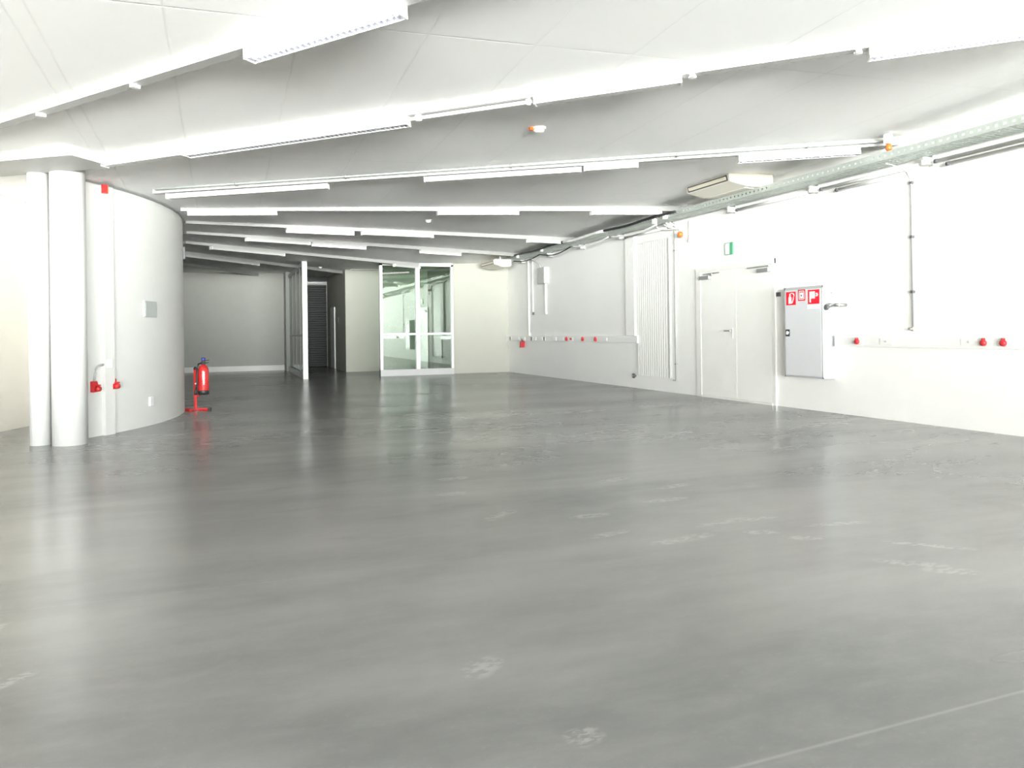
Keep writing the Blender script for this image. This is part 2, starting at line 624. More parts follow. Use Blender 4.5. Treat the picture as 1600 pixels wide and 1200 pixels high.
# jamb closing the recess against the drum
j1 = on_drum(-38, -.18)
struct(MB().prism([(-9.60, -8.17), (-9.68, -8.36), (-9.50, -8.30), (-9.30, -8.05), (-9.42, -7.95)], 'z', 0, 3.0).build('trim_3', M['wall']))
struct(MB().prism([(-9.42, -7.95), (-9.25, -8.05), (j1.x + .1, j1.y + .02), (j1.x - .05, j1.y + .1)], 'z', 0, 3.0).build('wall_left_jamb', M['wall']))

# glazed facade far behind the camera and the solid wall to the left
struct(MB().box(REAR_X - .3, .3, REAR_Y - .2, REAR_Y, 3.3, 4.1).build('wall_rear', M['wall']))
struct(seg_wall('wall_left_facade', M['beige'], LW0, LW1, .2, 0, 4.1))
N_BAYS = 9
wi = 3
for k in range(N_BAYS):
    x0, x1 = REAR_X * (1 - k / N_BAYS), REAR_X * (1 - (k + 1) / N_BAYS)
    f = MB()
    f.box(x0, x0 + .06, -.1, 0, 0, 3.3).box(x1 - .06, x1, -.1, 0, 0, 3.3).box(x0, x1, -.1, 0, 0, .12).box(x0, x1, -.1, 0, 3.22, 3.3)
    fo = struct(f.build('window_%d' % wi, M['facade'], loc=(0, REAR_Y, 0)))
    MB().box(x0 + .06, x1 - .06, -.06, -.04, .12, 3.22).build('pane', M['wglass'], fo)
    wi += 1
# columns
struct(MB().lathe([(.163, 0), (.163, 2.85)], (0, 0, 0), 48).build('column', M['pilaster'], loc=(-8.884, -10.395, 0)))
struct(MB().lathe([(.098, 0), (.098, 2.85)], (0, 0, 0), 36).build('column.001', M['pilaster'], loc=(-9.165, -10.30, 0)))
# flat pilaster on the drum
p = on_drum(-32.45)
struct(MB().box(-.075, .075, -.045, .03, 0, 2.80).build('trim_4', M['drum'], loc=(p.x, p.y, 0), rotz=math.radians(-32.45 + 90)))

# radial ceiling beams: y = a x + b in plan
BEAMS = [(-1.084, -21.812, -10.4, -3.0), (-.733, -17.146, -8.53, -.0), (-.413, -12.752, -8.15, -.0), (-.019, -8.342, -7.92, -.0),
         (.336, -4.393, -7.92, -.0), (.552, -1.414, -7.97, -.0), (.778, 1.888, -8.05, -2.55), (1.37, 8.78, -8.6, -4.1), (2.2, 19.1, -9.6, -6.4)]


def bpt(k, x, dz=0., off=0.):
    """a point on the underside of beam k at plan x; off moves towards the camera"""
    a, b = BEAMS[k][:2]
    y = a * x + b
    n = Vector((a, -1)).normalized()
    X, Y = x + n.x * off, y + n.y * off
    return Vector((X, Y, zb(x, y) + dz))


BW = .045
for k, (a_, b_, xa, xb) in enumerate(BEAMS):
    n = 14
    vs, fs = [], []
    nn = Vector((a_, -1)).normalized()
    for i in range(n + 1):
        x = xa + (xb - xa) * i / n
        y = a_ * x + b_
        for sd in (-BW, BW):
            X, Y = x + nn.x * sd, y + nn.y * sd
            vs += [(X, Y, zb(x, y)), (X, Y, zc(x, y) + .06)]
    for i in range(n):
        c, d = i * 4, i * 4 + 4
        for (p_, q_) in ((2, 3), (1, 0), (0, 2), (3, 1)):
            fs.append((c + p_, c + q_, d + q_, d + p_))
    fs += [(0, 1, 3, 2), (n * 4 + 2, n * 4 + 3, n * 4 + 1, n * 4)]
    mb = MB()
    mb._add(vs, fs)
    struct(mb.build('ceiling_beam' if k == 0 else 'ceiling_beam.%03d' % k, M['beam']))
# deeper boxed length of ring beam over the two columns
mb = MB()
P0, P1 = Vector((-8.45, -10.98)), Vector((-10.2, -9.72))
d = (P1 - P0).normalized(); nv = Vector((-d.y, d.x))
pts = [P0 - nv * .12, P1 - nv * .12, P1 + nv * .42, P0 + nv * .42]
struct(mb.prism([tuple(q) for q in pts], 'z', 2.79, 2.95).build('trim_5', M['beam']))


# ---------------------------------------------------------------- strip lights
def luminaire(k, x0, x1, style, label, dz=0., off=0., group='strip lights along the ceiling beams', lit=False):
    A, B = bpt(k, x0, dz, off), bpt(k, x1, dz, off)
    return luminaire_at(A, B, style, label, group, lit)


def luminaire_at(A, B, style, label, group='strip lights along the ceiling beams', lit=False):
    dx = (B - A)
    ln = dx.length
    dx.normalize()
    dyv = Vector((0, 0, 1)).cross(dx).normalized()
    dzv = dx.cross(dyv)
    t = thing('strip_light', label, 'ceiling light', A, 0, group)
    t.rotation_euler = Matrix((dx, dyv, dzv)).transposed().to_euler()
    if style == 'louver':
        h = MB().prism([(-.038, 0), (.038, 0), (.046, -.03), (.046, -.045), (-.046, -.045), (-.046, -.03)], 'x', 0, ln)
        h.build('housing', M['lamp'], t)
        lv = MB().box(0, ln, -.048, -.044, -.078, -.045).box(0, ln, .044, .048, -.078, -.045)
        n = int(ln / .045)
        for i in range(1, n):
            x = ln * i / n
            lv.box(x - .003, x + .003, -.046, .046, -.076, -.046)
        lv.build('louver', M['louver'], t)
        MB().cyl((.03, 0, -.058), (ln - .03, 0, -.058), .008, 10).build('tube', M['cool' if lit else 'tube'], t)
        for x in (0, ln):
            MB().box(x - .006, x + .006, -.05, .05, -.08, 0).build('end_cap', M['plastic'], t)
    elif style == 'blank':
        MB().prism([(-.04, 0), (.04, 0), (.045, -.028), (-.045, -.028)], 'x', 0, ln).build('housing', M['lamp'], t)
        MB().prism([(-.042, -.028), (.042, -.028), (.036, -.058), (-.036, -.058)], 'x', .01, ln - .01).build('diffuser', M['diff'], t)
        for x in (0, ln):
            MB().box(x - .006, x + .006, -.047, .047, -.062, 0).build('end_cap', M['plastic'], t)
    else:
        MB().box(0, ln, -.03, .03, -.035, 0).build('housing', M['lamp'], t)
        MB().cyl((.03, 0, -.056), (ln - .03, 0, -.056), .017, 12).build('tube', M['lit'], t, label='lit pinkish white fluorescent tube')
        for x in (.015, ln - .015):
            MB().box(x - .015, x + .015, -.02, .02, -.075, -.03).build('lamp_holder', M['plastic'], t)
    return t


luminaire(0, -7.22, -6.40, 'louver', 'louvred strip light under the ceiling beam nearest the camera, above left', lit=True)
luminaire(1, -8.47, -7.74, 'blank', 'short plain white strip light beside the top of the round columns')
luminaire(1, -7.70, -5.88, 'louver', 'long louvred strip light on second beam, left of the thin conduit')
luminaire(1, -4.96, -4.00, 'blank', 'plain white strip light in the middle of second beam, above the smoke detector')
luminaire(1, -2.90, -1.55, 'louver', 'louvred strip light on second beam running out of the top right of the picture', lit=True)
luminaire(2, -8.00, -6.22, 'blank', 'plain white strip light on the conduit beam, next to the curved wall', dz=-.012)
luminaire(2, -5.15, -3.44, 'blank', 'plain white strip light in the middle of the conduit beam', dz=-.012)
luminaire(2, -3.40, -2.82, 'blank', 'short plain white strip light just right of the middle one on the conduit beam', dz=-.004)
luminaire(2, -1.72, -.42, 'louver', 'louvred strip light above the near ivory air conditioner')
luminaire(3, -7.83, -6.68, 'blank', 'plain white strip light on fourth beam, by the edge of the curved wall')
luminaire(3, -4.33, -3.02, 'blank', 'plain strip light in the middle of the fourth beam')
luminaire(3, -1.72, -.40, 'blank', 'plain strip light on fourth beam, close to the right wall trays')
luminaire(4, -6.42, -5.26, 'lit', 'lit pinkish strip light nearest the camera, topmost of the three lit ones', dz=.0)
luminaire(4, -5.1, -3.7, 'blank', 'unlit strip light right of the topmost lit tube')
luminaire(4, -1.42, -.56, 'blank', 'short strip light close above the far cable tray')
luminaire(5, -5.80, -4.66, 'lit', 'lit pinkish strip light second from camera, above the green glazed partition')
luminaire(5, -3.33, -2.19, 'lit', 'lit pinkish strip light farthest right, above the glazed screen')
luminaire(5, -7.0, -5.86, 'blank', 'dim unlit strip light left of the second lit tube')
luminaire(6, -7.6, -6.2, 'blank', 'dim strip light on the beam over the dark side room')
luminaire(6, -3.35, -2.55, 'blank', 'white strip light right above the top rail of the glazed screen')
luminaire(7, -8.2, -6.6, 'blank', 'dark strip light deep in the side room ceiling')
luminaire_at(Vector((-3.95, 2.35, 3.02)), Vector((-3.05, 2.35, 3.03)), 'blank', 'white strip light over the pale wall left of the glazed screen')


# ---------------------------------------------------------------- ceiling conduits and small ceiling things
def beam_line(k, x0, x1, dz, off, n=12):
    return [bpt(k, x0 + (x1 - x0) * i / n, dz, off) for i in range(n + 1)]


def run(name, label, cat, pts, r, m, group=None, clips=(), clipm=None, cr=1.7):
    base = Vector(pts[0])
    t = thing(name, label, cat, base, 0, group)
    MB().tube([Vector(p) - base for p in pts], r, 10).build('pipe', m, t)
    for c in clips:
        c0, c1 = Vector(c[0]) - base, Vector(c[1]) - base
        MB().cyl(c0, c1, r * cr, 12).build('clip', clipm or m, t)
    return t


for off, lb in ((.07, 'upper thin grey conduit along the third ceiling beam'), (.115, 'second thin grey conduit along third ceiling beam, nearer the camera')):
    cl = []
    for x in (-7.2, -6.0, -4.2, -2.4, -1.0):
        cl.append((bpt(2, x - .012, .035, off), bpt(2, x + .012, .035, off)))
    run('conduit', lb, 'conduit', beam_line(2, -8.1, -.15, .035, off), .011, M['galv'], 'conduits on the third beam', cl, M['galvd'])
run('conduit', 'thin white rail hung below second beam between two strip lights', 'conduit', beam_line(1, -5.86, -4.98, -.025, .0), .016, M['plastic'],
    None, [(bpt(1, -5.82, -.025), bpt(1, -5.78, -.025)), (bpt(1, -5.02, -.025), bpt(1, -4.99, -.025))])
for x, k, lb in ((-8.73, 0, 'small white cable clip on nearest beam, closest to the left picture edge'), (-7.98, 0, 'small white cable clip on nearest beam, halfway to the strip light'),
                 (-3.93, 1, 'small white clip at right end of the middle strip light on second beam'), (-2.96, 1, 'small white clip at left end of the top right louvred light')):
    q = bpt(k, x, -.0)
    o = MB().box(-.02, .02, -.03, .03, -.022, 0).cyl((-.03, 0, -.014), (.03, 0, -.014), .009, 10).build('cable_clip', M['plastic'], loc=q)
    o.rotation_euler = (0, 0, math.atan(BEAMS[k][0]))
    tag(o, lb, 'clip', 'clips on the ceiling beams')

t = thing('smoke_detector', 'white smoke detector with orange spot on ceiling between second and third beams', 'smoke detector', (-4.49, -12.51, zc(-4.49, -12.51)))
MB().lathe([(.072, .01), (.072, -.012), (.066, -.016)], n=28).build('base', M['plastic'], t)
MB().lathe([(.055, -.016), (.055, -.03), (.04, -.045), (.012, -.048)], n=28).build('body', M['plastic'], t)
MB().box(-.10, -.055, -.02, .02, -.03, 0).build('sensor', M['orange'], t, label='orange indicator', bevel=.004)

for px, py, lb in ((-4.9, 1.6, 'tiny white smoke detector on dark ceiling in front of the shutter'), (-4.15, -7.05, 'tiny white smoke detector on ceiling right of the topmost lit tube')):
    t = thing('smoke_detector', lb, 'smoke detector', (px, py, zc(px, py)))
    MB().lathe([(.06, .01), (.06, -.012)], n=20).build('base', M['plastic'], t)
    MB().lathe([(.048, -.012), (.044, -.035), (.012, -.05)], n=20).build('body', M['plastic'], t)

# ---------------------------------------------------------------- right wall: tray, pipes, air conditioners
TY0, TY1, TZ = -.12, -35.8, 3.0
t = thing('cable_tray', 'long perforated grey cable tray under the ceiling along the right wall', 'cable tray', (0, TY0, TZ))
L_ = TY0 - TY1
for nm, xx in (('side_rail', -.42), ('side_rail', -.10)):
    mb = MB().box(xx - .002, xx + .002, 0, -L_, 0, .032).box(xx - .002, xx + .002, 0, -L_, .056, .088)
    n = int(L_ / .085)
    for i in range(n):
        y = -L_ * i / n
        mb.box(xx - .002, xx + .002, y, y - .055, .032, .056)
    mb.build(nm, M['galv'], t)
mb = MB()
n = int(L_ / .06)
for i in range(n):
    y = -L_ * i / n
    mb.box(-.42, -.10, y, y - .036, -.002, .002)
mb.box(-.42, -.36, 0, -L_, -.0025, .0015).box(-.16, -.10, 0, -L_, -.0025, .0015).box(-.27, -.25, 0, -L_, -.0025, .0015)
mb.build('base', M['galv'], t)
for y in (-1.3, -3.0, -4.7, -6.4, -8.1, -9.8, -11.5, -13.2, -14.9, -16.6):
    yy = y - TY0
    MB().box(-.15, -.0, yy - .016, yy + .016, -.030, -.004).box(-.012, 0, yy - .025, yy + .025, -.10, .06).build('bracket', M['galv'], t)
    MB().box(-.12, -.012, yy - .035, yy + .03, -.085, -.031).build('bracket_foot', M['plastic'], t, label='white bracket foot by the wall')

PIPES = [(-.075, 2.93, -13.32, -35.8, 'upper white pipe under the cable tray running out of the picture at right'),
         (-.06, 2.875, -13.45, -35.8, 'lower white pipe under the cable tray running out of the picture at right'),
         (-.075, 2.93, -11.65, -13.1, 'short white pipe between two tray brackets left of the grey drop cable'),
         (-.06, 2.875, -11.9, -13.1, 'lower short white pipe just left of the grey drop cable'),
         (-.075, 2.93, -9.95, -11.4, 'short white pipe under the tray above the double door'),
         (-.07, 2.92, -6.6, -8.0, 'white pipe under the tray above the ribbed panel')]
for x, z, y0, y1, lb in PIPES:
    t = thing('wall_pipe', lb, 'pipe', (x, y0, z), 0, 'white pipes below the cable tray')
    MB().cyl((0, 0, 0), (0, y1 - y0, 0), .021, 14).build('pipe', M['plastic'], t)
    MB().cyl((0, .02, 0), (0, -.02, 0), .024, 12).cyl((0, .0, 0), (.055, .0, 0), .012, 8).build('end_fitting', M['dgrey'], t)

CABLES = [(-.30, -.4, -8.9, .012, 'black', 'black cable lying on the far end of the cable tray'), (-.22, -.3, -9.6, .014, 'plastic', 'white cable lying in the cable tray beside the black one'),
          (-.36, -.6, -6.5, .010, 'black', 'second black cable along the outer edge of the far cable tray'), (-.26, -10.7, -13.0, .012, 'black', 'black cable leaving the near air conditioner on the tray')]
for x, y0, y1, r, mm, lb in CABLES:
    pts = []
    n = 30
    for i in range(n + 1):
        y = y0 + (y1 - y0) * i / n
        pts.append((x + .035 * math.sin(i * 1.1 + x * 9), y, TZ + .05 + .018 * math.sin(i * .8 + x * 20) - .02))
    b0 = Vector(pts[0])
    o = MB().tube([Vector(q) - b0 for q in pts], r, 8).build('tray_cable', M[mm], loc=b0)
    tag(o, lb, 'cable', 'cables on the tray')
rp = []
for i in range(25):
    y = -8.9 + (8.9 - 1.6) * i / 24
    rp.append((-.485, y, 3.045 + .012 * math.sin(i * .9)))
b0 = Vector(rp[0])
t = thing('refrigerant_pipe', 'dark insulated pipe running beside the far cable tray between the air conditioners', 'pipe', b0)
MB().tube([Vector(q) - b0 for q in rp], .022, 10).build('insulation', M['black'], t)
MB().tube([Vector(q) - b0 for q in rp[8:15]], .026, 10).build('white_sleeve', M['plastic'], t, label='white sleeve on the dark pipe')
# sagging black cables under the far tray
for k, (y0, y1, sag, lb) in enumerate(((-1.3, -3.0, .07, 'sagging black cable below the tray nearest the far corner'), (-3.0, -4.7, .09, 'sagging black cable below the tray over the left trunking'),
                                       (-4.7, -6.4, .06, 'sagging white cable below the tray left of the ribbed panel'), (-6.4, -8.1, .07, 'sagging white cable below the tray over the ribbed panel'))):
    pts = [(-.33, y0 + (y1 - y0) * i / 12, 2.955 - sag * math.sin(PI * i / 12)) for i in range(13)]
    b0 = Vector(pts[0])
    o = MB().tube([Vector(q) - b0 for q in pts], .014, 8).build('hanging_cable', M['black' if k < 2 else 'plastic'], loc=b0)
    tag(o, lb, 'cable', 'cables sagging below the tray')


def air_con(label, x0, y_near, y_far, z0, depth=.62, hgt=.235):
    t = thing('air_conditioner', label, 'air conditioner', (x0, (y_near + y_far) / 2, z0))
    hl = abs(y_far - y_near) / 2
    D, H = depth, hgt
    prof = [(0, H * .80), (.04, H), (D, H), (D, .03), (D * .93, 0), (D * .42, .0), (.09, H * .20), (.025, H * .28)]
    o = MB().prism(prof, 'y', -hl, hl).build('body', M['ac'], t, bevel=.008)
    # recessed outlet with its flap in the leaning front
    fr = MB()
    za, zb_ = H * .33, H * .74
    xa, xb = .025 - .006, .004 - .006
    fr.prism([(xa - .004, za), (xb - .004, zb_), (xb + .004, zb_), (xa + .004, za)], 'y', -hl * .92, hl * .92)
    fr.build('air_outlet', M['dgrey'], t, label='dark outlet slot')
    MB().prism([(xa - .010, za + .016), (xb - .010, zb_ - .018), (xb, zb_ - .018), (xa, za + .016)], 'y', -hl * .87, hl * .87).build('flap', M['acv'], t, label='ivory outlet flap')
    MB().box(D * .45, D * .9, -hl * .8, hl * .8, -.006, .002).build('intake_grille', M['ac'], t)
    for s in (-1, 1):
        MB().box(.2, .24, s * hl * .8 - .02, s * hl * .8 + .02, H - .002, H + .12).build('hanger', M['galv'], t)
    return t


air_con('ivory ceiling air conditioner on the right wall near the louvred strip light', -.93, -10.85, -9.85, 3.09, .76, .185)
air_con('small-looking far ivory air conditioner in the corner above the back wall', -.95, -1.45, -.45, 2.80, .5, .185)

for y, z, x, lb in ((-8.55, 3.02, -.45, 'white junction box on the tray above the orange beacon, nearer the camera'), (-8.25, 2.98, -.47, 'white junction box on the tray above the orange beacon, farther one'),
                    (-1.9, 3.02, -.46, 'white junction box on the tray in the far corner'), (-3.4, 3.02, -.46, 'white junction box on the far tray above the left trunking')):
    o = MB().box(-.025, .025, -.045, .045, -.045, .045).build('junction_box', M['plastic'], loc=(x, y, z), bevel=.006)
    tag(o, lb, 'junction box', 'junction boxes on the tray')

# orange beacon with its cables
t = thing('alarm_beacon', 'round orange alarm beacon on the right wall left of the green sign', 'alarm', (0, -8.42, 2.75), RW)
MB().box(-.035, .035, -.03, 0, -.05, .07).build('base', M['plastic'], t, bevel=.004)
MB().lathe([(.046, -.03), (.05, -.06), (.04, -.095), (.015, -.11)], axis='y', n=22).build('lens', M['orange'], t)
for k, (y0, lb) in enumerate(((-7.75, 'white cable drooping from tray to orange beacon, farthest one'), (-8.0, 'white cable drooping from tray to orange beacon, middle one'), (-8.2, 'white cable drooping from tray to orange beacon, nearest one'))):
    p0, p3 = Vector((-.12, y0, 2.99)), Vector((-.03, -8.40, 2.83))
    p1, p2 = p0 + Vector((.04, -.05, -.14 + .03 * k)), p3 + Vector((-.02, .12 - .03 * k, .07))
    pts = []
    for i in range(13):
        s = i / 12
        pts.append(p0 * (1 - s) ** 3 + p1 * 3 * s * (1 - s) ** 2 + p2 * 3 * s * s * (1 - s) + p3 * s ** 3)
    o = MB().tube([q - p0 for q in pts], .011, 8).build('beacon_cable', M['plastic'], loc=p0)
    tag(o, lb, 'cable', 'cables to the orange beacon')

q = Vector((-.30, -12.60, 3.26))
t = thing('alarm_beacon', 'small orange alarm hanging at the right end of the third beam', 'alarm', (-.30, -12.90, 3.25))
MB().box(-.05, .03, -.03, .03, -.05, .06).build('base', M['plastic'], t, bevel=.004)
MB().lathe([(.022, -.05), (.034, -.075), (.034, -.11), (.02, -.13)], n=18).build('lens', M['orange'], t)
run('conduit', 'short bent white conduit beside the small orange alarm', 'conduit',
    [(-.26, -12.86, 3.27), (-.16, -12.93, 3.275), (-.115, -12.97, 3.25), (-.11, -12.98, 3.17), (-.11, -12.98, 3.09)], .018, M['plastic'])

# grey drop cable
t = thing('drop_cable', 'grey vertical cable down the right wall with dark clips', 'cable', (0, -12.955, 0), RW)
pts = [(-.02, -.40, 2.965), (-.012, -.33, 2.955), (-.005, -.20, 2.93), (0, -.09, 2.88), (0, -.035, 2.80), (0, -.022, 2.70), (0, -.02, 1.10)]
MB().tube(pts, .0095, 10).build('cable', M['galvd'], t)
for z in (2.766, 2.143, 1.51):
    MB().box(-.018, .018, -.04, 0, z - .016, z + .016).build('clip', M['dgrey'], t, bevel=.004)
MB().cyl((0, -.022, 1.06), (0, -.022, 1.11), .014, 12).build('connector', M['brass'], t)
MB().cyl((-.05, -.03, 1.085), (-.0, -.03, 1.085), .011, 10).build('plug', M['plasticg'], t)

# exit sign
t = thing('exit_sign', 'green and white square sign above the double door', 'sign', (0, -9.665, 2.37), RW)
MB().box(-.095, .095, -.022, 0, -.095, .095).build('panel', M['signgreen'], t)
MB().box(-.085, .012, -.0245, -.021, -.085, .085).build('white_field', M['signwhite'], t, label='white half of the sign')

# ---------------------------------------------------------------- double door
DY0, DY1 = -8.93, -10.625
dr = bpy.data.objects.new('door_1', None)
COL.objects.link(dr)
dr.location = (0, DY0, 0)
dr.rotation_euler = (0, 0, RW)
struct(dr)
W_ = DY0 - DY1
fr = MB().box(-.13, 0, -.028, .0, 0, 2.12).box(W_, W_ + .06, -.023, 0, 0, 2.12).box(-.13, W_ + .06, -.03, 0, 2.045, 2.12)
fr.build('frame', M['trim'], dr)
MB().box(0, W_, -.035, 0, 0, .028).build('threshold', M['trim'], dr)
ml = MB().box(.012, W_ * .52 - .003, -.022, 0, .03, 2.035)
lf = ml.build('door_leaf', M['door'], dr)
rf = MB().box(W_ * .52 + .003, W_ - .008, -.022, 0, .03, 2.035).build('door_leaf', M['door'], dr)
MB().box(W_ * .52 - .03, W_ * .52 + .02, -.0235, -.022, .03, 2.03).build('astragal', M['door'], lf)
hd = MB().cyl((W_ * .47, -.022, 1.085), (W_ * .47, -.075, 1.085), .012, 12).cyl((W_ * .47 + .01, -.07, 1.085), (W_ * .47 - .13, -.07, 1.085), .011, 12)
hd.build('handle', M['chrome'], lf)
MB().box(W_ * .47 - .018, W_ * .47 + .018, -.028, -.022, .97, 1.13).build('handle_plate', M['trim'], lf)
MB().box(.02, .28, -.075, -.022, 1.925, 1.985).build('closer_body', M['galvd'], lf, bevel=.005)
MB().box(.10, .52, -.05, -.03, 2.005, 2.022).box(.30, .34, -.06, -.04, 1.975, 2.015).build('closer_arm', M['galvd'], lf)
MB().box(W_ - .26, W_ - .02, -.075, -.022, 1.935, 1.99).build('closer_body', M['galvd'], rf, bevel=.005)
MB().box(W_ - .50, W_ - .03, -.055, -.03, 2.01, 2.03).build('closer_arm', M['galvd'], rf)

o = MB().box(-.035, .035, -.02, 0, -.03, .03).box(-.02, .02, -.024, -.018, -.012, .012).build('door_switch', M['dgrey'], loc=(0, -10.745, 1.597), rotz=RW)
tag(o, 'small dark grey switch between double door and grey fire cabinet', 'switch')

# ---------------------------------------------------------------- fire hose cabinet
FY0, FW, FZ0, FZ1, FD = -11.075, .692, .448, 1.662, .20
t = thing('fire_hose_cabinet', 'grey wall cabinet with three red fire signs right of the double door', 'fire cabinet', (0, FY0, 0), RW)
MB().box(0, FW, -FD + .012, 0, FZ0, FZ1).build('body', M['cab'], t, bevel=.004)
fm = MB().box(0, FW, -FD, -FD + .014, FZ0, FZ0 + .02).box(0, FW, -FD, -FD + .014, FZ1 - .03, FZ1).box(0, .018, -FD, -FD + .014, FZ0, FZ1).box(FW - .018, FW, -FD, -FD + .014, FZ0, FZ1)
fm.build('rim', M['cab'], t)
dd = MB().box(.022, FW - .022, -FD - .002, -FD + .012, FZ0 + .024, FZ1 - .034).build('door', M['cabd'], t, bevel=.002)
MB().box(.03, .105, -FD - .010, -FD, 1.00, 1.095).build('latch_plate', M['black'], dd, bevel=.004)
MB().prism([(.045, 1.04), (.06, 1.075), (.10, 1.06), (.085, 1.03), (.06, 1.022)], 'y', -FD - .018, -FD - .008).build('latch_handle', M['signwhite'], dd)
yf = -FD - .002


def sign(x0, x1, z0, z1, shapes):
    s = MB().box(x0, x1, yf - .003, yf, z0, z1).build('sign', M['signred'], dd, label='red fire sign with white pictogram')
    g = MB()
    for sh in shapes:
        g.prism([(x0 + u * (x1 - x0), z0 + v * (z1 - z0)) for u, v in sh], 'y', yf - .0055, yf - .0025)
    g.build('pictogram', M['signwhite'], s)
    return s


# extinguisher silhouette with a curved hose
hose = []
for i in range(9):
    a0 = math.radians(150 - i * 27)
    hose.append((.58 + .26 * math.cos(a0), .70 + .20 * math.sin(a0)))
shp = [[(.26, .10), (.56, .10), (.56, .56), (.48, .66), (.34, .66), (.26, .56)]]
for i in range(8):
    (ua, va), (ub, vb) = hose[i], hose[i + 1]
    shp.append([(ua - .03, va - .03), (ua + .03, va + .03), (ub + .03, vb + .03), (ub - .03, vb - .03)])
shp.append([(.74, .48), (.84, .56), (.66, .14), (.58, .12)])
shp.append([(.34, .68), (.48, .68), (.48, .86), (.34, .86)])
sign(.022 + .022, .224, 1.425, 1.605, shp)
# call point: hollow frame and a button
shp = [[(.12, .10), (.88, .10), (.88, .17), (.12, .17)], [(.12, .83), (.88, .83), (.88, .90), (.12, .90)], [(.12, .1), (.19, .1), (.19, .9), (.12, .9)], [(.81, .1), (.88, .1), (.88, .9), (.81, .9)],
       [(.28, .22), (.72, .22), (.72, .74), (.28, .74)]]
s2 = sign(.268, .398, 1.475, 1.625, shp)
MB().lathe([(.012, yf - .0055), (.012, yf - .0075)], (.333, 0, 1.545), 16, 'y').build('call_point_dot', M['dgrey'], s2)
# hose reel, branch and valve
shp = [[(.14, .38), (.62, .38), (.62, .88), (.14, .88)], [(.14, .12), (.26, .12), (.26, .40), (.14, .40)], [(.62, .58), (.74, .58), (.74, .70), (.62, .70)],
       [(.70, .52), (.84, .52), (.90, .64), (.84, .76), (.70, .76), (.64, .64)]]
sign(.448, .646, 1.425, 1.612, shp)
lb = MB().box(.432, .646, yf - .003, yf, 1.362, 1.418).build('paper_label', M['signwhite'], dd, label='white sticker below the right sign')
MB().box(.60, .622, yf - .004, yf - .0028, 1.382, 1.392).build('label_print', M['cabd'], lb)
pv = MB().cyl((FW, -.115, 1.40), (FW + .055, -.115, 1.40), .032, 18).cyl((FW + .05, -.115, 1.40), (FW + .20, -.115, 1.40), .024, 18)
pv.cyl((FW + .19, -.115, 1.40), (FW + .19, 0, 1.40), .024, 18)
vp = pv.build('hydrant_pipe', M['chrome'], t)
MB().lathe([(.03, 0), (.038, -.012), (.038, -.03), (.02, -.04)], (FW + .03, -.14, 1.375), 16, 'y').build('valve', M['dgrey'], vp)
MB().cyl((FW, -.06, 1.565), (FW + .05, -.06, 1.565), .006, 8).build('sealing_wire', M['galvd'], t)


# ---------------------------------------------------------------- wall trunking and its sockets
def trunking(y0, y1, label):
    t = thing('cable_trunking', label, 'trunking', (0, y0, .94), RW, 'white trunking along the right wall')
    ln = y0 - y1
    MB().box(0, ln, -.055, 0, -.07, .068).build('body', M['plastic'], t, bevel=.004)
    MB().box(.003, ln - .003, -.060, -.054, -.052, .050).build('cover', M['plastic'], t, bevel=.002)
    for x in (0, ln):
        MB().box(x - .006, x + .006, -.063, 0, -.075, .073).build('end_cap', M['plastic'], t, bevel=.003)
    return t


trunking(-.02, -6.95, 'white wall trunking on the far right wall, left of the ribbed panel')
trunking(-11.83, -35.5, 'white wall trunking right of the grey fire cabinet')


def cee_socket(y, label, big=1.0, group='red sockets on the right wall trunking'):
    t = thing('power_socket', label, 'socket', (0, y, .94), RW, group)
    MB().box(.0, .07, -.07, -.058, -.045, .045).build('mounting_box', M['plastic'], t, bevel=.004, label='white mounting plate')
    MB().lathe([(.031 * big, -.06), (.033 * big, -.085), (.029 * big, -.10), (.012, -.104)], (-.012, 0, -.008), 24, 'y').build('body', M['red'], t)
    MB().box(-.020, -.002, -.10, -.065, .020, .042).build('lid_hinge', M['red'], t, bevel=.004)
    return t


cee_socket(-12.213, 'round red socket on the right trunking, nearest to the fire cabinet')
cee_socket(-13.847, 'round red socket on the right trunking, left one of the close pair')
cee_socket(-14.055, 'round red socket on the right trunking, right one of the close pair')
for y, lb in ((-12.621, 'white outlet with grey hole on right trunking, left of the drop cable'), (-13.664, 'white outlet with grey hole on right trunking, beside the red pair')):
    t = thing('power_outlet', lb, 'socket', (0, y, .94), RW)
    MB().box(-.09, .09, -.066, -.058, -.038, .038).build('plate', M['plastic'], t, bevel=.002)
    MB().lathe([(.011, -.066), (.009, -.076)], (0, 0, 0), 12, 'y').build('lock', M['plasticg'], t, label='small grey lock')

for y, lb in ((-.333, 'dark socket on the left trunking, tucked in the far corner'), (-1.821, 'dark socket on left trunking below the thin vertical conduits'), (-2.627, 'dark socket on left trunking below the grey wall box')):
    t = thing('power_outlet', lb, 'socket', (0, y, .93), RW, 'dark sockets on the left trunking')
    MB().box(-.045, .045, -.075, -.058, -.05, .05).build('plate', M['plasticg'], t, bevel=.003)
    MB().box(-.03, .03, -.082, -.074, -.04, .04).build('insert', M['dgrey'], t, bevel=.003)
for y, b_, lb in ((-3.893, 1., 'red socket on the left trunking, left one of the touching pair'), (-4.70, .95, 'red socket on left trunking, second from its right end'), (-5.297, 1., 'red socket on the left trunking, nearest to the ribbed panel')):
    t = thing('power_socket', lb, 'socket', (0, y, .935), RW, 'red sockets on the left trunking')
    MB().lathe([(.034 * b_, -.058), (.035 * b_, -.09), (.026 * b_, -.105)], (0, 0, -.01), 20, 'y').build('body', M['red'], t)
    MB().box(-.014, .014, -.10, -.065, .02, .045).build('lid_hinge', M['red'], t, bevel=.003)
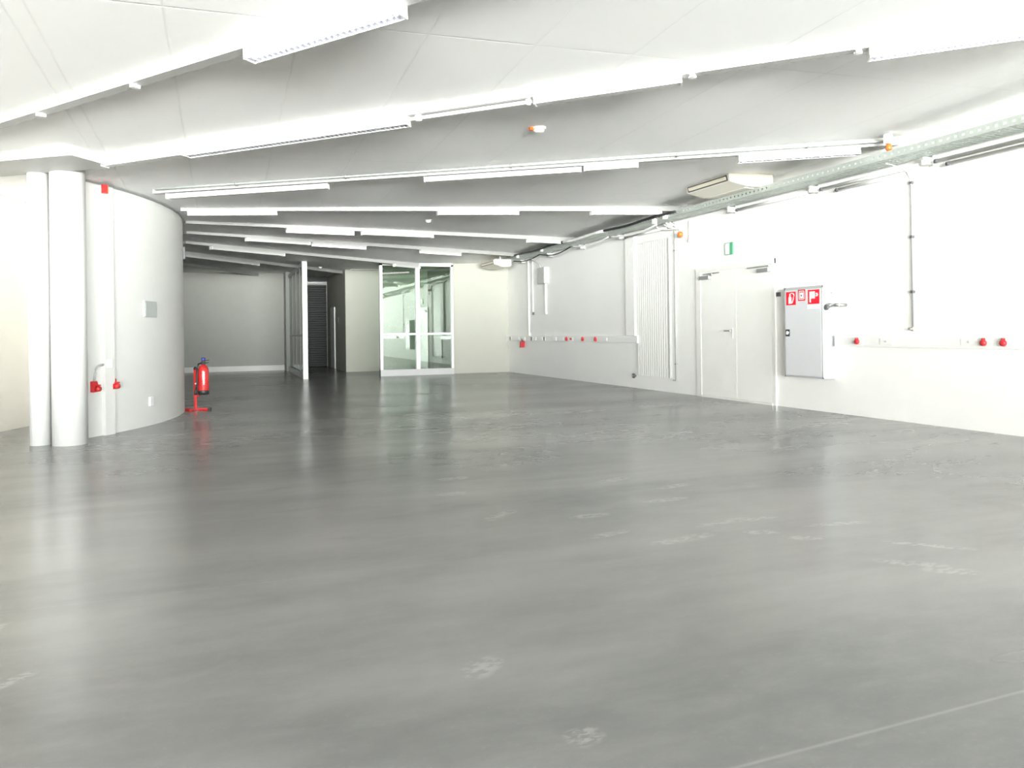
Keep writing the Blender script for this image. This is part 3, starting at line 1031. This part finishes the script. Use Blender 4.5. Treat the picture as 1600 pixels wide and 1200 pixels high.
t = thing('power_socket', 'small red socket in a white plate on the left trunking', 'socket', (0, -4.093, .935), RW, 'red sockets on the left trunking')
MB().box(-.10, .10, -.066, -.058, -.045, .045).build('plate', M['plastic'], t, bevel=.002)
MB().box(-.05, .05, -.072, -.064, -.022, .022).build('insert', M['red'], t, bevel=.003)
WO = [(-.853, 'white double outlet on left trunking, first one from the far corner'), (-1.26, 'white double outlet above the hanging red plug box'), (-1.987, 'white double outlet just right of the dark socket under the conduits'),
      (-2.392, 'white double outlet just left of the dark socket under the grey box'), (-3.19, 'white double outlet midway between the last dark socket and first red one'),
      (-3.583, 'white double outlet just left of the touching red pair'), (-4.45, 'white double outlet between two red sockets on left trunking'), (-5.663, 'white double outlet nearest to the right end of left trunking')]
for y, lb in WO:
    t = thing('power_outlet', lb, 'socket', (0, y, .932), RW, 'white outlets on the left trunking')
    MB().box(-.11, .11, -.068, -.058, -.036, .036).build('plate', M['signwhite'], t, bevel=.002)
    for s in (-.05, .05):
        MB().lathe([(.026, -.0685), (.026, -.066), (.02, -.066)], (s, 0, 0), 16, 'y').build('well', M['plastic'], t)
t = thing('plug_box', 'dark red plug box hanging just below the left trunking', 'plug', (-.07, -1.166, .78), RW)
MB().prism([(-.06, -.09), (.05, -.075), (.075, .075), (.0, .09), (-.03, .05)], 'y', -.05, .05).build('body', M['red'], t, bevel=.006)
MB().cyl((.03, 0, .07), (.03, 0, .105), .03, 12).build('collar', M['dgrey'], t)
MB().cyl((.03, 0, .10), (.03, -.02, .15), .014, 8).build('lead', M['dgrey'], t)

# left part of the right wall: ducts, grey box, pilaster, ribbed panel
for y, z0, z1, r, lb, endm in ((-1.56, 1.03, 2.99, .022, 'longest thin white vertical conduit in the far right corner', 'plastic'), (-1.835, 1.56, 2.99, .014, 'thin white pull switch conduit right of the longest one', 'dgrey'),
                               (-2.64, 1.56, 2.28, .026, 'short white duct hanging below the grey wall box', 'plastic')):
    t = thing('vertical_conduit', lb, 'conduit', (-.028, y, z0), RW, 'vertical conduits on the far right wall')
    MB().cyl((0, 0, 0), (0, 0, z1 - z0), r, 12).build('pipe', M['plastic'], t)
    MB().box(-.025, .025, -.012, .028, -.02, .05).build('end_box', M[endm], t, bevel=.004)
t = thing('distribution_box', 'pale grey box high on the far right wall', 'electrical box', (0, -2.56, 2.285), RW)
MB().box(-.22, .22, -.12, 0, 0, .40).build('body', M['plasticg'], t, bevel=.008)
MB().box(-.20, .20, -.126, -.118, .02, .38).build('lid', M['plasticg'], t, bevel=.004)
pts = [Vector((-.06, -2.45, 2.69)), Vector((-.07, -2.35, 2.80)), Vector((-.09, -2.1, 2.89)), Vector((-.12, -1.8, 2.95))]
o = MB().tube([q - pts[0] for q in pts], .011, 8).build('box_cable', M['plasticg'], loc=pts[0])
tag(o, 'thin grey cable curving from the grey wall box up to the tray', 'cable')

struct(MB().box(0, .33, -.055, 0, 1.01, 2.96).build('trim_6', M['wall'], loc=(0, -6.53, 0), rotz=RW))
t = thing('ribbed_panel', 'tall white vertically ribbed wall panel between left trunking and double door', 'wall panel', (0, -6.90, .255), RW)
mb = MB()
W2, H2 = 1.10, 2.48
n = 15
prof = []
for i in range(n):
    x = W2 * i / n
    p_ = W2 / n
    prof += [(x, -.020), (x + p_ * .12, -.026), (x + p_ * .78, -.026), (x + p_ * .90, -.020)]
prof += [(W2, -.020), (W2, 0), (0, 0)]
mb.prism(prof, 'z', 0, H2)
mb.build('ribs', M['trim'], t)
MB().box(-.03, W2 + .03, -.035, 0, H2, H2 + .03).build('top_rail', M['trim'], t)
MB().box(W2, W2 + .025, -.04, 0, 0, H2).build('side_rail', M['plasticg'], t)
t = thing('valve_knob', 'small black round valve near the floor left of ribbed panel', 'valve', (0, -6.80, .235), RW)
MB().lathe([(.018, 0), (.018, -.03), (.045, -.035), (.045, -.06), (.03, -.066)], axis='y', n=18).build('knob', M['dgrey'], t)
MB().lathe([(.014, -.06), (.014, -.075)], axis='y', n=12).build('cap', M['chrome'], t)
t = thing('vertical_conduit', 'thin grey vertical conduit between ribbed panel and double door', 'conduit', (-.02, -8.19, .23), RW)
MB().cyl((0, 0, 0), (0, 0, 2.76), .0125, 12).build('pipe', M['plasticg'], t)
for z in (.28, 2.27):
    MB().box(-.022, .022, -.018, .018, z - .012, z + .012).build('clip', M['galvd'], t)
MB().box(-.09, .01, -.016, .016, -.02, .0).build('foot', M['plasticg'], t)
run('conduit', 'short thin conduit beside the orange beacon', 'conduit', [(-.015, -8.62, 2.96), (-.015, -8.60, 2.62)], .008, M['plasticg'], None, [((-.015, -8.60, 2.64), (-.015, -8.60, 2.60))], M['plasticg'], 2.2)

# ---------------------------------------------------------------- glazed screen (far end)
g = bpy.data.objects.new('window_1', None)
COL.objects.link(g)
struct(g)
g.location = (-3.62, -.12, 0)
GW, GT = 1.985, 2.93
fr = MB().box(0, .075, -.04, .06, 0, GT).box(GW - .06, GW, -.04, .06, 0, GT).box(0, GW, -.04, .06, GT - .05, GT + .04).box(.955, 1.06, -.045, .06, .16, GT)
fr.box(.07, GW - .05, -.03, .05, 1.06, 1.115)
fr.build('frame', M['trim'], g)
MB().box(0, GW, -.05, .08, 0, .165).build('base_panel', M['basep'], g)
for (x0, x1) in ((.075, .955), (1.06, GW - .06)):
    for (z0, z1) in ((.165, 1.06), (1.115, GT - .05)):
        MB().box(x0, x1, .004, .012, z0, z1).build('pane', M['glass'], g)

# green glazed partition seen edge-on
g = bpy.data.objects.new('window_2', None)
COL.objects.link(g)
struct(g)
g.location = (-5.5, -.30, 0)
PL = 4.55
fr = MB().box(-.07, .05, 0, .10, 0, 2.95)
fr.build('end_post', M['trim'], g)
MB().box(-.06, .04, .10, PL, 0, .15).build('base_panel', M['trim'], g)
MB().box(-.05, .03, .10, PL, 2.84, 2.93).build('top_rail', M['trim'], g)
ys = [.10 + (PL - .10) * i / 4 for i in range(5)]
for i in range(4):
    if i:
        MB().box(-.022, .008, ys[i] - .05, ys[i] + .05, .15, 2.84).build('mullion', M['plasticg'], g)
    MB().box(-.020, .006, ys[i], ys[i + 1], 1.06, 1.10).build('transom', M['plasticg'], g)
    MB().box(-.012, -.002, ys[i], ys[i + 1], .15, 2.84).build('pane', M['gglass'], g)
MB().box(-.05, .03, PL, PL + .05, 0, 2.93).build('wall_post', M['trim'], g)

# corridor: roller shutter, doors
t = thing('roller_shutter', 'dark charcoal roller shutter closing the end of the corridor', 'shutter', (-4.78, 6.78, 0))
sp = []
ns = 36
Hs = 2.80
for i in range(ns):
    z = Hs * i / ns
    h = Hs / ns
    sp += [(.0, z + h * .08), (-.014, z + h * .25), (-.014, z + h * .75), (.0, z + h * .92)]
sp += [(.03, Hs), (.03, 0)]
MB().prism(sp, 'x', -.72, .70).build('slats', M['shutter'], t)
MB().box(-.74, .72, -.03, .02, 2.86, 2.89).build('guide_rail', M['galvd'], t)
MB().box(-.74, .72, -.09, .06, 2.93, 3.3).build('shutter_box', M['shutter'], t)
d2 = bpy.data.objects.new('door_2', None)
COL.objects.link(d2)
struct(d2)
d2.location = (-4.05, 5.75, 0)
d2.rotation_euler = (0, 0, RW)
MB().box(0, .90, -.045, -.01, .01, 1.98).build('door_leaf', M['plastic'], d2)
MB().box(-.06, 0, -.012, .0, 0, 2.04).box(.90, .96, -.012, 0, 0, 2.04).box(-.06, .96, -.012, 0, 1.98, 2.04).build('frame', M['cgrey'], d2)
MB().cyl((.08, -.045, 1.05), (.08, -.09, 1.05), .012, 10).cyl((.08, -.085, 1.05), (.19, -.085, 1.05), .010, 10).build('handle', M['dgrey'], d2)
d3 = bpy.data.objects.new('door_3', None)
COL.objects.link(d3)
struct(d3)
d3.location = (-4.05, 3.85, 0)
d3.rotation_euler = (0, 0, RW)
MB().box(0, .86, -.008, 0, .01, 2.0).build('door_leaf', M['cgrey'], d3)
MB().box(-.05, 0, -.012, 0, 0, 2.05).box(.86, .91, -.012, 0, 0, 2.05).box(-.05, .91, -.012, 0, 2.0, 2.05).build('frame', M['cgrey'], d3)
o = MB().box(-.03, .03, -.03, 0, -.09, .09).build('wall_switch', M['dgrey'], loc=(-4.05, 4.15, 1.55), rotz=RW, bevel=.004)
tag(o, 'small dark switch on the corridor wall between its two doors', 'switch')


# ---------------------------------------------------------------- drum wall things
def drum_thing(name, label, cat, az, z, off=0., group=None):
    q = on_drum(az, off)
    return thing(name, label, cat, (q.x, q.y, z), math.radians(az + 90), group)


t = drum_thing('cover_plate', 'rectangular grey cover plate on the curved white wall', 'wall plate', -21.55, 1.44)
MB().box(-.155, .155, -.018, .03, -.10, .10).build('frame', M['plate'], t, bevel=.004)
MB().box(-.14, .14, -.022, -.015, -.085, .085).build('cover', M['plate'], t, bevel=.002)
for s in (-1, 1):
    MB().lathe([(.007, -.022), (.006, -.025)], (s * .125, 0, .0), 10, 'y').build('screw', M['galvd'], t)

t = drum_thing('power_outlet', 'single white outlet low on the curved wall', 'socket', -21.6, .297)
MB().box(-.042, .042, -.022, .005, -.055, .055).build('plate', M['signwhite'], t, bevel=.006)
MB().lathe([(.024, -.022), (.024, -.016), (.019, -.016)], axis='y', n=18).build('well', M['plastic'], t)

t = drum_thing('wall_switch', 'white switch plates stacked above the right red wall socket', 'switch', -32.6, .80, .045)
MB().box(-.035, .035, -.018, .002, -.045, .045).build('plate', M['signwhite'], t, bevel=.004)
MB().box(-.02, .02, -.024, -.016, -.028, .028).build('rocker', M['plastic'], t, bevel=.003)


def red_wall_socket(az, z, label, side, off=0.):
    t = drum_thing('power_socket', label, 'socket', az, z, off, 'red sockets beside the round column')
    MB().prism([(.002, -.06), (.002, .062), (-.03, .062), (-.05, -.01), (-.045, -.06)], 'x', -.038, .034).build('body', M['red'], t, bevel=.005)
    MB().lathe([(.027, -.035), (.031, -.075), (.027, -.09), (.008, -.094)], (.004, 0, -.024), 22, 'y').build('cap', M['redp'], t)
    MB().box(-.014, .02, -.09, -.04, .008, .024).build('lid_hinge', M['red'], t, bevel=.003)
    s = side
    pts = [(0, -.02, .06), (0, -.03, .15), (s * .012, -.03, .19), (s * .04, -.028, .222), (s * .085, -.026, .235), (s * .13, -.02, .24)]
    MB().tube(pts, .0125, 10).build('conduit', M['plasticg'], t, label='bent grey conduit')
    return t


red_wall_socket(-35.1, .555, 'red wall socket close beside the round column, left of the pilaster', 1)
red_wall_socket(-31.45, .565, 'red wall socket on the curved wall right of the pilaster', -1)

t = drum_thing('fire_alarm', 'small red and orange alarm at the top of the curved wall', 'alarm', -33.5, 2.755, .05)
MB().box(-.028, .012, -.05, .0, -.05, .05).build('body', M['redp'], t, bevel=.003)
MB().box(.012, .03, -.045, .0, -.045, .05).build('lens', M['orange'], t, bevel=.003)

t = drum_thing('door_reader', 'small dark plate on the outer edge of the curved wall', 'wall plate', 2.0, 2.33)
MB().box(-.06, .06, -.03, .0, -.09, .09).build('plate', M['dgrey'], t, bevel=.003)

# ---------------------------------------------------------------- fire extinguisher on its stand
EX = Vector((-7.745, -7.235))
ea = math.radians(-20)
t = thing('extinguisher_stand', 'red metal floor stand holding the fire extinguisher', 'stand', (EX.x - .05, EX.y, 0), ea)
MB().box(-.205, .205, -.022, .022, .0, .03).box(-.022, .022, -.20, .14, .0, .028).build('base', M['redp'], t, bevel=.005)
MB().box(-.02, .02, -.018, .018, .025, .61).build('post', M['redp'], t, bevel=.004)
MB().box(-.018, .10, -.012, .012, .52, .545).build('hook', M['redp'], t)
MB().box(-.018, .06, -.014, .014, .205, .23).build('rest', M['redp'], t)
MB().lathe([(.022, .60), (.026, .62), (.012, .645)], n=14).build('cap', M['black'], t)
for x in (-.205, .205):
    MB().box(x - .02, x + .02, -.026, .026, 0, .034).build('foot', M['black'], t, bevel=.004)

ec = Vector((EX.x - .05, EX.y)) + Vector((math.cos(ea), math.sin(ea))) * .118
t = thing('fire_extinguisher', 'red fire extinguisher hanging on the red stand by the curved wall', 'fire extinguisher', (ec.x, ec.y, .235), ea)
MB().lathe([(.072, .02), (.078, .05), (.078, .34), (.073, .38), (.055, .415), (.028, .43), (.022, .45)], n=30).build('body', M['redp'], t)
MB().lathe([(.066, -.005), (.080, .0), (.081, .055), (.078, .06)], n=30).build('foot_ring', M['black'], t)
MB().box(-.028, .028, -.024, .024, .445, .485).cyl((0, 0, .48), (0, 0, .50), .018, 14).build('valve', M['black'], t, bevel=.003)
MB().prism([(-.02, .485), (.085, .50), (.085, .512), (-.02, .505)], 'y', -.012, .012).prism([(-.02, .455), (.08, .462), (.08, .474), (-.02, .472)], 'y', -.012, .012).build('lever', M['black'], t)
MB().lathe([(.028, .50), (.032, .515), (.032, .535), (.02, .545)], n=18).build('safety_cap', M['blue'], t, label='dark blue cap')
hp = [(-.02, -.02, .465), (-.05, -.05, .45), (-.062, -.078, .38), (-.060, -.092, .26), (-.058, -.09, .16), (-.07, -.085, .10)]
hz = MB().tube(hp, .013, 10).build('hose', M['black'], t)
MB().tube([(-.07, -.085, .10), (-.078, -.085, .05), (-.082, -.085, .0)], [.013, .018, .024], 12).build('nozzle', M['black'], hz)
MB().box(-.085, -.055, -.098, -.072, .155, .175).build('hose_clip', M['signwhite'], t)
# white vertical print on the side towards the room: small upright strokes, as far as it can be read
lbm = MB()
for i in range(7):
    z = .15 + i * .027
    for (a0, a1) in ((-72, -64), (-60, -54)) if i % 2 else ((-72, -57),):
        pa = [(.0785 * math.cos(math.radians(a_)), .0785 * math.sin(math.radians(a_))) for a_ in (a0, a1)]
        pb = [(.0795 * math.cos(math.radians(a_)), .0795 * math.sin(math.radians(a_))) for a_ in (a1, a0)]
        lbm.prism(pa + pb, 'z', z, z + .017)
lbm.build('printed_label', M['signwhite'], t)
